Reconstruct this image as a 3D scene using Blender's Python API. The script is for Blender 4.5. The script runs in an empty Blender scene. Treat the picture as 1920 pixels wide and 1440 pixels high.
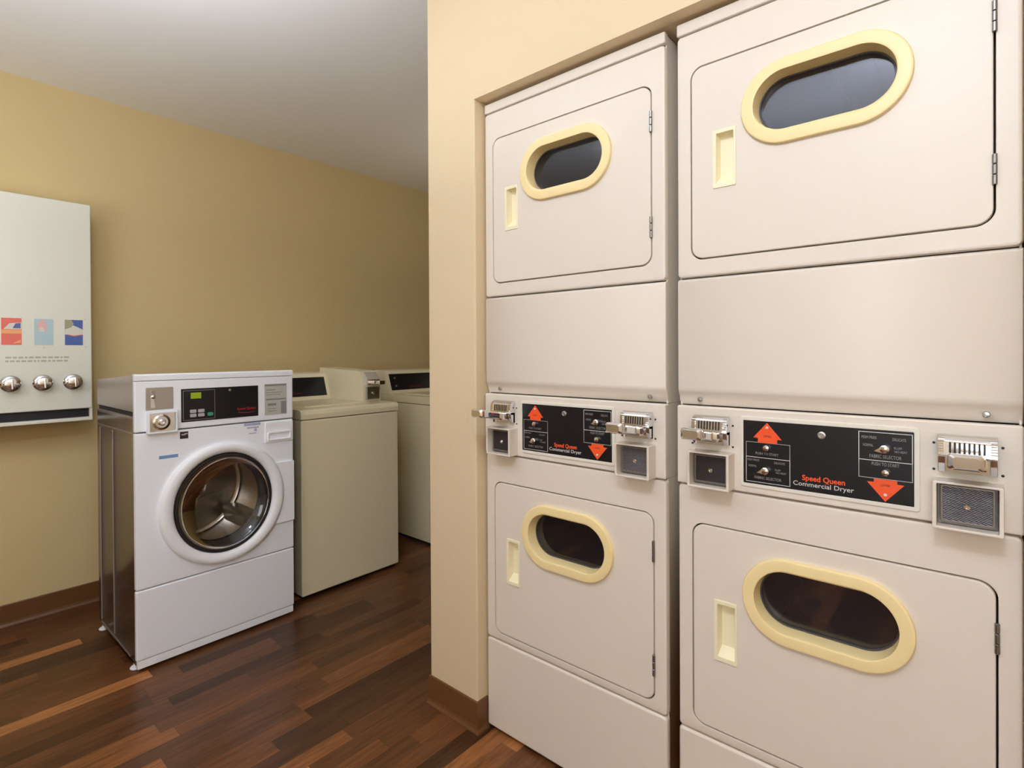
import bpy, bmesh, math, random
from mathutils import Vector, Matrix
random.seed(7)
S = bpy.context.scene
COL = S.collection
PI = math.pi

# ------------------------------------------------------------------ materials
def lin(c):
    c = c / 255.0
    return c / 12.92 if c <= 0.04045 else ((c + 0.055) / 1.055) ** 2.4
def rgb(r, g, b): return (lin(r), lin(g), lin(b), 1.0)

def new_mat(name):
    m = bpy.data.materials.new(name); m.use_nodes = True
    nt = m.node_tree
    return m, nt, nt.nodes['Principled BSDF']

def mat(name, col, rough=0.5, metal=0.0, bump=0.0, bscale=200.0, var=0.0, vscale=6.0, spec=0.5, coat=0.0, aniso=None):
    m, nt, b = new_mat(name)
    b.inputs['Base Color'].default_value = col
    b.inputs['Roughness'].default_value = rough
    b.inputs['Metallic'].default_value = metal
    b.inputs['Specular IOR Level'].default_value = spec
    b.inputs['Coat Weight'].default_value = coat
    b.inputs['Coat Roughness'].default_value = 0.08
    tc = nt.nodes.new('ShaderNodeTexCoord')
    if bump:
        n = nt.nodes.new('ShaderNodeTexNoise'); n.inputs['Scale'].default_value = bscale
        n.inputs['Detail'].default_value = 3
        bp = nt.nodes.new('ShaderNodeBump'); bp.inputs['Strength'].default_value = bump
        bp.inputs['Distance'].default_value = 0.002
        mp = nt.nodes.new('ShaderNodeMapping')
        if aniso: mp.inputs['Scale'].default_value = aniso
        nt.links.new(tc.outputs['Object'], mp.inputs['Vector'])
        nt.links.new(mp.outputs['Vector'], n.inputs['Vector'])
        nt.links.new(n.outputs['Fac'], bp.inputs['Height'])
        nt.links.new(bp.outputs['Normal'], b.inputs['Normal'])
    if var:
        n2 = nt.nodes.new('ShaderNodeTexNoise'); n2.inputs['Scale'].default_value = vscale
        n2.inputs['Detail'].default_value = 4
        mr = nt.nodes.new('ShaderNodeMapRange')
        mr.inputs['To Min'].default_value = 1 - var; mr.inputs['To Max'].default_value = 1 + var
        mx = nt.nodes.new('ShaderNodeMix'); mx.data_type = 'RGBA'; mx.blend_type = 'MULTIPLY'
        mx.inputs[0].default_value = 1.0
        mx.inputs[6].default_value = col
        nt.links.new(tc.outputs['Object'], n2.inputs['Vector'])
        nt.links.new(n2.outputs['Fac'], mr.inputs['Value'])
        nt.links.new(mr.outputs['Result'], mx.inputs[7])
        nt.links.new(mx.outputs[2], b.inputs['Base Color'])
    return m

def thin_glass(name, tint, rough=0.03, ior=1.5, haze=0.0, hazecol=(0.5, 0.5, 0.55, 1)):
    m = bpy.data.materials.new(name); m.use_nodes = True
    nt = m.node_tree; nt.nodes.clear()
    out = nt.nodes.new('ShaderNodeOutputMaterial')
    tr = nt.nodes.new('ShaderNodeBsdfTransparent'); tr.inputs['Color'].default_value = tint
    gl = nt.nodes.new('ShaderNodeBsdfGlossy'); gl.inputs['Roughness'].default_value = rough
    fr = nt.nodes.new('ShaderNodeFresnel'); fr.inputs['IOR'].default_value = ior
    mx = nt.nodes.new('ShaderNodeMixShader')
    nt.links.new(fr.outputs['Fac'], mx.inputs['Fac'])
    src = tr
    if haze:
        df = nt.nodes.new('ShaderNodeBsdfDiffuse'); df.inputs['Color'].default_value = hazecol
        m2 = nt.nodes.new('ShaderNodeMixShader')
        no = nt.nodes.new('ShaderNodeTexNoise'); no.inputs['Scale'].default_value = 260
        tc = nt.nodes.new('ShaderNodeTexCoord')
        mr = nt.nodes.new('ShaderNodeMapRange')
        mr.inputs['From Min'].default_value = 0.45; mr.inputs['From Max'].default_value = 0.8
        mr.inputs['To Min'].default_value = haze * 0.6; mr.inputs['To Max'].default_value = haze * 2.5
        nt.links.new(tc.outputs['Object'], no.inputs['Vector'])
        nt.links.new(no.outputs['Fac'], mr.inputs['Value'])
        nt.links.new(mr.outputs['Result'], m2.inputs['Fac'])
        nt.links.new(tr.outputs[0], m2.inputs[1]); nt.links.new(df.outputs[0], m2.inputs[2])
        src = m2
    nt.links.new(src.outputs[0], mx.inputs[1]); nt.links.new(gl.outputs[0], mx.inputs[2])
    nt.links.new(mx.outputs[0], out.inputs['Surface'])
    return m

def floor_mat():
    m, nt, b = new_mat('wood_strip_floor')
    N = nt.nodes.new; L = nt.links.new
    tc = N('ShaderNodeTexCoord'); sep = N('ShaderNodeSeparateXYZ')
    L(tc.outputs['Object'], sep.inputs[0])
    def math_(op, a, bb=None):
        n = N('ShaderNodeMath'); n.operation = op
        for i, v in enumerate((a, bb)):
            if v is None: continue
            if isinstance(v, (int, float)): n.inputs[i].default_value = v
            else: L(v, n.inputs[i])
        return n.outputs[0]
    W = 0.0685
    u = math_('DIVIDE', math_('ADD', sep.outputs['X'], 10.0 + 0.0465), W)
    col = math_('FLOOR', u); fu = math_('FRACT', u)
    wn = N('ShaderNodeTexWhiteNoise'); wn.noise_dimensions = '1D'; L(col, wn.inputs['W'])
    ln = math_('ADD', 0.45, math_('MULTIPLY', wn.outputs['Value'], 0.3))
    v = math_('ADD', math_('DIVIDE', math_('ADD', sep.outputs['Y'], 20.0), ln), math_('MULTIPLY', wn.outputs['Value'], 37.3))
    row = math_('FLOOR', v); fv = math_('FRACT', v)
    cmb = N('ShaderNodeCombineXYZ'); L(col, cmb.inputs[0]); L(row, cmb.inputs[1])
    w2 = N('ShaderNodeTexWhiteNoise'); w2.noise_dimensions = '2D'; L(cmb.outputs[0], w2.inputs['Vector'])
    ramp = N('ShaderNodeValToRGB'); e = ramp.color_ramp.elements
    e[0].position = 0.0; e[0].color = rgb(62, 38, 21)
    e[1].position = 1.0; e[1].color = rgb(164, 108, 64)
    for p, c in ((0.2, (76, 48, 28)), (0.42, (96, 60, 34)), (0.6, (86, 55, 34)), (0.76, (108, 67, 38)), (0.9, (126, 80, 44))):
        k = e.new(p); k.color = rgb(*c)
    L(w2.outputs['Value'], ramp.inputs['Fac'])
    # grain
    mp = N('ShaderNodeMapping'); mp.inputs['Scale'].default_value = (46, 3.2, 1)
    off = N('ShaderNodeVectorMath'); off.operation = 'ADD'
    L(tc.outputs['Object'], off.inputs[0])
    sc = N('ShaderNodeVectorMath'); sc.operation = 'SCALE'; sc.inputs['Scale'].default_value = 0.77
    L(w2.outputs['Color'], sc.inputs[0]); L(sc.outputs[0], off.inputs[1])
    L(off.outputs[0], mp.inputs['Vector'])
    no = N('ShaderNodeTexNoise'); no.inputs['Scale'].default_value = 1.6; no.inputs['Detail'].default_value = 6
    no.inputs['Roughness'].default_value = 0.65; no.inputs['Distortion'].default_value = 0.6
    L(mp.outputs[0], no.inputs['Vector'])
    mr = N('ShaderNodeMapRange'); mr.inputs['From Min'].default_value = 0.25; mr.inputs['From Max'].default_value = 0.75
    mr.inputs['To Min'].default_value = 0.55; mr.inputs['To Max'].default_value = 1.6
    L(no.outputs['Fac'], mr.inputs['Value'])
    mx = N('ShaderNodeMix'); mx.data_type = 'RGBA'; mx.blend_type = 'MULTIPLY'; mx.inputs[0].default_value = 1
    L(ramp.outputs[0], mx.inputs[6]); L(mr.outputs[0], mx.inputs[7])
    # seams
    e1 = math_('LESS_THAN', fu, 0.022); e2 = math_('LESS_THAN', fv, 0.0035)
    sm = math_('MULTIPLY', math_('MAXIMUM', e1, e2), 0.45)
    mx2 = N('ShaderNodeMix'); mx2.data_type = 'RGBA'; mx2.inputs[7].default_value = rgb(38, 24, 16)
    L(sm, mx2.inputs[0]); L(mx.outputs[2], mx2.inputs[6])
    L(mx2.outputs[2], b.inputs['Base Color'])
    b.inputs['Roughness'].default_value = 0.32
    b.inputs['Specular IOR Level'].default_value = 0.32
    bp = N('ShaderNodeBump'); bp.inputs['Strength'].default_value = 0.12; bp.inputs['Distance'].default_value = 0.002
    L(no.outputs['Fac'], bp.inputs['Height']); L(bp.outputs[0], b.inputs['Normal'])
    return m

def hatch_mat():
    m, nt, b = new_mat('hatched_dark_plate')
    N = nt.nodes.new; L = nt.links.new
    tc = N('ShaderNodeTexCoord'); mp = N('ShaderNodeMapping')
    mp.inputs['Rotation'].default_value = (0, math.radians(72), 0)
    wv = N('ShaderNodeTexWave'); wv.inputs['Scale'].default_value = 95; wv.inputs['Distortion'].default_value = 2.0
    wv.bands_direction = 'X'; wv.inputs['Detail Scale'].default_value = 2
    L(tc.outputs['Object'], mp.inputs['Vector']); L(mp.outputs[0], wv.inputs['Vector'])
    r = N('ShaderNodeValToRGB')
    r.color_ramp.elements[0].position = 0.45; r.color_ramp.elements[0].color = rgb(44, 42, 46)
    r.color_ramp.elements[1].position = 0.7; r.color_ramp.elements[1].color = rgb(140, 138, 146)
    L(wv.outputs['Fac'], r.inputs['Fac']); L(r.outputs[0], b.inputs['Base Color'])
    b.inputs['Metallic'].default_value = 0.5; b.inputs['Roughness'].default_value = 0.45
    bp = N('ShaderNodeBump'); bp.inputs['Strength'].default_value = 0.5; bp.inputs['Distance'].default_value = 0.001
    L(wv.outputs['Fac'], bp.inputs['Height']); L(bp.outputs[0], b.inputs['Normal'])
    return m

MT = {}
MT['wall_gold'] = mat('gold_tan_wallpaper', rgb(213, 191, 140), 0.75, bump=0.25, bscale=300, var=0.02, vscale=3, aniso=(1, 1, 0.25))
MT['wall_tan'] = mat('tan_wallpaper', rgb(217, 197, 162), 0.72, bump=0.35, bscale=320, var=0.02, vscale=4, aniso=(1, 1, 0.2))
MT['ceiling'] = mat('ceiling_paint', rgb(246, 246, 246), 0.85, bump=0.1, bscale=250)
MT['floor'] = floor_mat()
MT['base'] = mat('brown_vinyl_base', rgb(104, 68, 36), 0.42)
MT['cream'] = mat('cream_enamel', rgb(222, 212, 198), 0.42, bump=0.05, bscale=500, var=0.012, vscale=2.5)
MT['cream_in'] = mat('cabinet_steel', rgb(150, 138, 122), 0.5)
MT['dark_in'] = mat('dark_interior', rgb(30, 29, 32), 0.7)
MT['yellow'] = mat('yellowed_plastic', rgb(238, 217, 160), 0.40, var=0.03, vscale=9)
MT['handle'] = mat('pale_yellow_plastic', rgb(238, 229, 196), 0.42)
MT['drum'] = mat('galvanised_drum', rgb(104, 105, 116), 0.4, metal=0.7, var=0.15, vscale=14)
MT['pane'] = thin_glass('dusty_window_glass', (0.66, 0.66, 0.72, 1), 0.05, 1.75, 0.02, rgb(170, 172, 196))
MT['chrome'] = mat('chrome', (0.80, 0.80, 0.82, 1), 0.1, metal=1.0)
MT['chrome_b'] = mat('brushed_steel', (0.55, 0.55, 0.56, 1), 0.3, metal=1.0)
MT['hinge'] = mat('hinge_steel', (0.30, 0.29, 0.28, 1), 0.35, metal=1.0)
MT['gasket'] = mat('grey_gasket', rgb(70, 68, 70), 0.35)
MT['slot'] = mat('slot_black', rgb(22, 21, 28), 0.5)
MT['black'] = mat('black_fascia', rgb(16, 17, 24), 0.32)
MT['orange'] = mat('orange_print', rgb(238, 84, 34), 0.5)
MT['white_print'] = mat('white_print', rgb(214, 212, 206), 0.5)
MT['grey_print'] = mat('grey_print', rgb(150, 148, 146), 0.5)
MT['bezel'] = mat('bezel_trim', rgb(224, 219, 205), 0.35)
MT['hatch'] = hatch_mat()
MT['plate_dark'] = mat('dark_plate', rgb(44, 38, 42), 0.5)
MT['plate_edge'] = mat('plate_edge', rgb(132, 126, 118), 0.4, metal=0.6)
MT['white'] = mat('white_enamel', rgb(239, 243, 250), 0.3, coat=0.25)
MT['whiteplastic'] = mat('white_plastic', rgb(241, 244, 249), 0.36)
MT['steel_side'] = mat('polished_grey_side', rgb(172, 162, 156), 0.24, metal=0.55)
MT['steel_head'] = mat('grey_head_side', rgb(176, 168, 160), 0.3, metal=0.3)
MT['seal'] = mat('dark_rubber', rgb(30, 29, 30), 0.45)
MT['washdrum'] = mat('stainless_drum', rgb(205, 200, 192), 0.22, metal=1.0)
MT['bowl'] = thin_glass('door_glass', (0.74, 0.72, 0.71, 1), 0.015, 1.6)
MT['lcd'] = mat('green_display', rgb(150, 176, 36), 0.3)
MT['btn_grey'] = mat('grey_buttons', rgb(176, 172, 178), 0.4)
MT['btn_green'] = mat('green_button', rgb(70, 150, 124), 0.4)
MT['red_dim'] = mat('dim_red_print', rgb(112, 26, 24), 0.5)
MT['red'] = mat('red_print', rgb(168, 34, 28), 0.5)
MT['lab_grey'] = mat('instruction_label', rgb(186, 186, 178), 0.5)
MT['lab_line'] = mat('label_lines', rgb(136, 136, 132), 0.5)
MT['lab_grey2'] = mat('faint_print', rgb(176, 174, 164), 0.5)
MT['lab_blue'] = mat('blue_sticker', rgb(112, 150, 194), 0.5)
MT['lab_lav'] = mat('lavender_print', rgb(168, 172, 200), 0.5)
MT['lab_dark'] = mat('dark_sticker', rgb(46, 38, 40), 0.5)
MT['almond'] = mat('almond_enamel', rgb(230, 220, 186), 0.36, coat=0.2, var=0.015, vscale=3)
MT['almond_l'] = mat('almond_trim', rgb(234, 226, 196), 0.36)
MT['disp'] = mat('dispenser_enamel', rgb(224, 224, 210), 0.35, coat=0.2)
MT['pk_red'] = mat('pack_red', rgb(226, 112, 98), 0.5)
MT['pk_orange'] = mat('pack_orange', rgb(236, 170, 110), 0.5)
MT['pk_pink'] = mat('pack_pink', rgb(226, 178, 176), 0.5)
MT['pk_pale'] = mat('pack_pale_blue', rgb(176, 200, 204), 0.5)
MT['pk_blue'] = mat('pack_blue', rgb(76, 100, 166), 0.5)
MT['pk_navy'] = mat('pack_navy', rgb(92, 106, 160), 0.5)
MT['pk_olive'] = mat('pack_olive', rgb(160, 158, 128), 0.5)
MT['pk_white'] = mat('pack_white', rgb(214, 212, 198), 0.5)

# ------------------------------------------------------------------ mesh helpers
def link(name, bm, m, parent=None, smooth=True, label=None):
    bmesh.ops.remove_doubles(bm, verts=bm.verts, dist=1e-6)
    bmesh.ops.recalc_face_normals(bm, faces=bm.faces)
    for f in bm.faces: f.smooth = smooth
    for e in bm.edges:
        if len(e.link_faces) == 2:
            if e.calc_face_angle(0) > 0.62: e.smooth = False
    me = bpy.data.meshes.new(name); bm.to_mesh(me); bm.free()
    ms = m if isinstance(m, (list, tuple)) else [m]
    for k in ms: me.materials.append(k)
    o = bpy.data.objects.new(name, me); COL.objects.link(o)
    if len(me.polygons) > 8:
        wn = o.modifiers.new('weighted_normals', 'WEIGHTED_NORMAL'); wn.keep_sharp = True; wn.weight = 100
    if parent: o.parent = parent
    if label: o['label'] = label
    return o

def thing(name, label, cat, loc, rz=0, group=None):
    o = bpy.data.objects.new(name, None); COL.objects.link(o)
    o.location = loc; o.rotation_euler = (0, 0, rz); o.empty_display_size = 0.1
    o['label'] = label; o['category'] = cat
    if group: o['group'] = group
    return o

def struct(name, bm, m, label, cat):
    o = link(name, bm, m, smooth=False); o['kind'] = 'structure'; o['label'] = label; o['category'] = cat
    return o

def dup(root, loc, label):
    def cp(o, p):
        c = o.copy(); COL.objects.link(c)
        if p: c.parent = p
        for ch in list(o.children): cp(ch, c)
        return c
    kids = list(root.children)
    r = root.copy(); COL.objects.link(r)
    for k in kids: cp(k, r)
    r.location = loc; r['label'] = label
    return r

def B(): return bmesh.new()

def box(bm, x0, x1, y0, y1, z0, z1, bev=0.0, seg=2):
    t = bmesh.new()
    bmesh.ops.create_cube(t, size=1)
    for v in t.verts:
        v.co = Vector(((x0 + x1) / 2 + v.co.x * (x1 - x0), (y0 + y1) / 2 + v.co.y * (y1 - y0), (z0 + z1) / 2 + v.co.z * (z1 - z0)))
    if bev:
        bmesh.ops.bevel(t, geom=list(t.edges), offset=bev, segments=seg, affect='EDGES', profile=0.5)
    add(bm, t)

def add(bm, t):
    me = bpy.data.meshes.new('tmp'); t.to_mesh(me); t.free(); bm.from_mesh(me); bpy.data.meshes.remove(me)

def rrect(x0, x1, z0, z1, r, n=8):
    r = max(min(r, (x1 - x0) / 2 - 1e-5, (z1 - z0) / 2 - 1e-5), 1e-5)
    P = []
    for cx, cz, a0 in ((x1 - r, z0 + r, -PI / 2), (x1 - r, z1 - r, 0), (x0 + r, z1 - r, PI / 2), (x0 + r, z0 + r, PI)):
        for k in range(n + 1):
            a = a0 + PI / 2 * k / n
            P.append((cx + r * math.cos(a), cz + r * math.sin(a)))
    return P

def loft(bm, loops, cap0=False, cap1=False, closed=False):
    V = [[bm.verts.new(p) for p in lp] for lp in loops]
    n = len(V[0])
    rng = range(len(V)) if closed else range(len(V) - 1)
    for i in rng:
        a, b = V[i], V[(i + 1) % len(V)]
        for k in range(n):
            bm.faces.new((a[k], a[(k + 1) % n], b[(k + 1) % n], b[k]))
    if cap0: bm.faces.new(V[0])
    if cap1: bm.faces.new(V[-1])

def plate(bm, x0, x1, z0, z1, yf, yb, r=0.01, bev=0.004, n=8):
    """rounded plate facing -y with a rounded front edge"""
    loops = [[(x, yb, z) for x, z in rrect(x0, x1, z0, z1, r, n)]]
    for k in range(4):
        a = PI / 2 * k / 3
        i = bev * (1 - math.cos(a)); y = yf + bev * (1 - math.sin(a))
        loops.append([(x, y, z) for x, z in rrect(x0 + i, x1 - i, z0 + i, z1 - i, max(r - i, 0.0005), n)])
    loft(bm, loops, True, True)

def rayhit(poly, c, a):
    dx, dz = math.cos(a), math.sin(a); best = None
    for i in range(len(poly)):
        x1, z1 = poly[i]; x2, z2 = poly[(i + 1) % len(poly)]
        ex, ez = x2 - x1, z2 - z1
        den = dx * ez - dz * ex
        if abs(den) < 1e-12: continue
        t = ((x1 - c[0]) * ez - (z1 - c[1]) * ex) / den
        s = ((x1 - c[0]) * dz - (z1 - c[1]) * dx) / den
        if t > 0 and -1e-6 <= s <= 1 + 1e-6:
            if best is None or t > best: best = t
    return (c[0] + dx * best, c[1] + dz * best)

def ringplate(bm, outer, inner, c, yf, yb, bo=0.003, bi=0.003):
    """outer/inner: functions of inset -> polygon. A plate with a hole, rounded rims both sides of the face"""
    ang = sorted({round(math.atan2(z - c[1], x - c[0]), 5) for x, z in outer(0) + inner(0)})
    aa = [ang[0]]
    for a in ang[1:]:
        if a - aa[-1] > 2e-4: aa.append(a)
    def lp(fn, ins, y):
        p = fn(ins); return [(q[0], y, q[1]) for q in (rayhit(p, c, a) for a in aa)]
    L = [lp(inner, 0, yb), lp(inner, 0, yf + bi), lp(inner, -bi * 0.3, yf + bi * 0.3), lp(inner, -bi, yf),
         lp(outer, bo, yf), lp(outer, bo * 0.3, yf + bo * 0.3), lp(outer, 0, yf + bo), lp(outer, 0, yb)]
    loft(bm, L, closed=True)

def lathe(bm, prof, cx, cz, n=72, sx=1.0, sz=1.0, cap=True, axis='y', cy=0):
    """profile [(r, y)] revolved about the y axis through (cx, cz)"""
    loops = []
    for r, y in prof:
        loops.append([(cx + r * sx * math.cos(2 * PI * k / n), y, cz + r * sz * math.sin(2 * PI * k / n)) for k in range(n)])
    loft(bm, loops, cap and prof[0][0] > 1e-6, cap and prof[-1][0] > 1e-6)

def poly_plate(bm, pts, yf, yb):
    a = [bm.verts.new((x, yf, z)) for x, z in pts]; b = [bm.verts.new((x, yb, z)) for x, z in pts]
    n = len(pts)
    bm.faces.new(a); bm.faces.new(b[::-1])
    for k in range(n): bm.faces.new((a[k], a[(k + 1) % n], b[(k + 1) % n], b[k]))

def yz_prism(bm, pts, x0, x1, bev=0.0):
    """profile in (y, z) extruded along x"""
    t = bmesh.new()
    a = [t.verts.new((x0, y, z)) for y, z in pts]; b = [t.verts.new((x1, y, z)) for y, z in pts]
    n = len(pts); t.faces.new(a); t.faces.new(b[::-1])
    for k in range(n): t.faces.new((a[k], a[(k + 1) % n], b[(k + 1) % n], b[k]))
    if bev:
        bmesh.ops.recalc_face_normals(t, faces=t.faces)
        bmesh.ops.bevel(t, geom=list(t.edges), offset=bev, segments=2, affect='EDGES', profile=0.5)
    add(bm, t)

def text_into(bm, s, x0, x1, z0, z1, y, bold=0.0, thick=0.0004):
    """lettering fitted into the box x0..x1, z0..z1, facing -y"""
    cu = bpy.data.curves.new('t', 'FONT'); cu.body = s; cu.size = 1; cu.extrude = 0.0; cu.offset = bold
    cu.resolution_u = 3; cu.align_x = 'CENTER' if '\n' in s else 'LEFT'
    o = bpy.data.objects.new('t', cu); COL.objects.link(o)
    dg = bpy.context.evaluated_depsgraph_get(); dg.update()
    me = bpy.data.meshes.new_from_object(o.evaluated_get(dg))
    xs = [v.co.x for v in me.vertices]; ys = [v.co.y for v in me.vertices]
    a0, a1, b0, b1 = min(xs), max(xs), min(ys), max(ys)
    for v in me.vertices:
        v.co = Vector((x0 + (v.co.x - a0) / (a1 - a0) * (x1 - x0), y, z0 + (v.co.y - b0) / (b1 - b0) * (z1 - z0)))
    bm.from_mesh(me)
    bpy.data.objects.remove(o); bpy.data.curves.remove(cu); bpy.data.meshes.remove(me)

def link_flat(name, bm, m, parent):
    """flat print: keep normals facing -y"""
    for f in bm.faces:
        f.normal_update()
        if f.normal.y > 0: f.normal_flip()
    me = bpy.data.meshes.new(name); bm.to_mesh(me); bm.free(); me.materials.append(m)
    o = bpy.data.objects.new(name, me); COL.objects.link(o); o.parent = parent
    return o

# ------------------------------------------------------------------ room
XW, YF, YR, XS, H = -2.3213, 2.7, -3.4, 2.6, 2.7795
PXL, PXR, PY = -0.2585, -0.007, -0.045      # pier left / right faces, front plane of the dryer wall
bm = B(); box(bm, XW - 0.1, XS + 0.1, YR - 0.1, YF + 0.1, -0.1, 0.0); struct('floor', bm, MT['floor'], 'dark brown wood strip floor of the laundry room', 'floor')
bm = B(); box(bm, XW - 0.1, XS + 0.1, YR - 0.1, YF + 0.1, H, H + 0.1); struct('ceiling', bm, MT['ceiling'], 'plain white painted ceiling', 'ceiling')
bm = B(); box(bm, XW - 0.1, XW, YR, YF, 0, H); struct('wall_left', bm, MT['wall_gold'], 'gold tan wall behind the washers and dispenser', 'wall')
bm = B(); box(bm, XW, XS, YF, YF + 0.1, 0, H); struct('wall_far', bm, MT['wall_gold'], 'gold tan wall at the far end of the room', 'wall')
bm = B(); box(bm, XW, XS, YR - 0.1, YR, 0, H); struct('wall_rear', bm, MT['wall_tan'], 'tan wall facing the dryers', 'wall')
bm = B(); box(bm, XS, XS + 0.1, YR, YF, 0, H); struct('wall_side', bm, MT['wall_tan'], 'tan wall past the right hand dryer', 'wall')
# dryer wall: pier, header, right pier and recess back as one wall
bm = B()
ZT = 2.2624; DB = 0.95; XR2 = 1.412
def bead(bm, pts, z0, z1):
    loft(bm, [[(x, y, z0) for x, y in pts], [(x, y, z1) for x, y in pts]], True, True)
def arc2(cx, cy, r, a0, a1, n=5):
    return [(cx + r * math.cos(a0 + (a1 - a0) * k / n), cy + r * math.sin(a0 + (a1 - a0) * k / n)) for k in range(n + 1)]
rb = 0.006
lft = arc2(PXL + rb, PY + rb, rb, PI, 1.5 * PI)
bead(bm, lft + arc2(PXR - rb, PY + rb, rb, 1.5 * PI, 2 * PI) + [(PXR, DB + 0.15), (PXL, DB + 0.15)], 0, ZT)
bead(bm, lft + [(XR2, PY), (XR2, DB + 0.15), (PXL, DB + 0.15)], ZT, H)
box(bm, PXR, XR2, DB, DB + 0.15, 0, ZT)
box(bm, XR2, XS, PY, DB + 0.15, 0, H)
struct('wall_right', bm, MT['wall_tan'], 'tan wall with the recess that holds the stacked dryers', 'wall')
# vinyl base along the walls: cove profile
def base_profile(): return [(0, 0), (-0.014, 0), (-0.0135, 0.004), (-0.008, 0.014), (-0.006, 0.024), (-0.006, 0.1075), (-0.004, 0.1108), (0, 0.1108)]
bm = B()
pr = base_profile()
loft(bm, [[(XW - d, y, z) for d, z in pr] for y in (YR, YF)], True, True)
struct('baseboard_left', bm, MT['base'], 'brown vinyl baseboard along the gold tan wall', 'baseboard')
bm = B()
def off(d): return [(PXL + d, DB), (PXL + d, PY + d), (PXR - d, PY + d), (PXR - d, PY + 0.05)]
path = [[(x, y, z) for (x, y) in [p]][0] for p in [(0, 0)] for z in [0]]
rows = []
for i in range(4):
    rows.append([(off(d)[i][0], off(d)[i][1], z) for d, z in pr])
loft(bm, rows, True, True)
struct('baseboard_right', bm, MT['base'], 'brown vinyl baseboard wrapping the tan wall corner', 'baseboard')

# ------------------------------------------------------------------ stacked dryer (front at y = 0, x 0..DW, -y towards the room)
DW = 0.6858
zf, zA, zB, zC, zD, zE, zTop = 0.012, 0.3335, 1.0013, 1.2133, 1.5580, 2.2178, 2.2520
G = 0.0016

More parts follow.
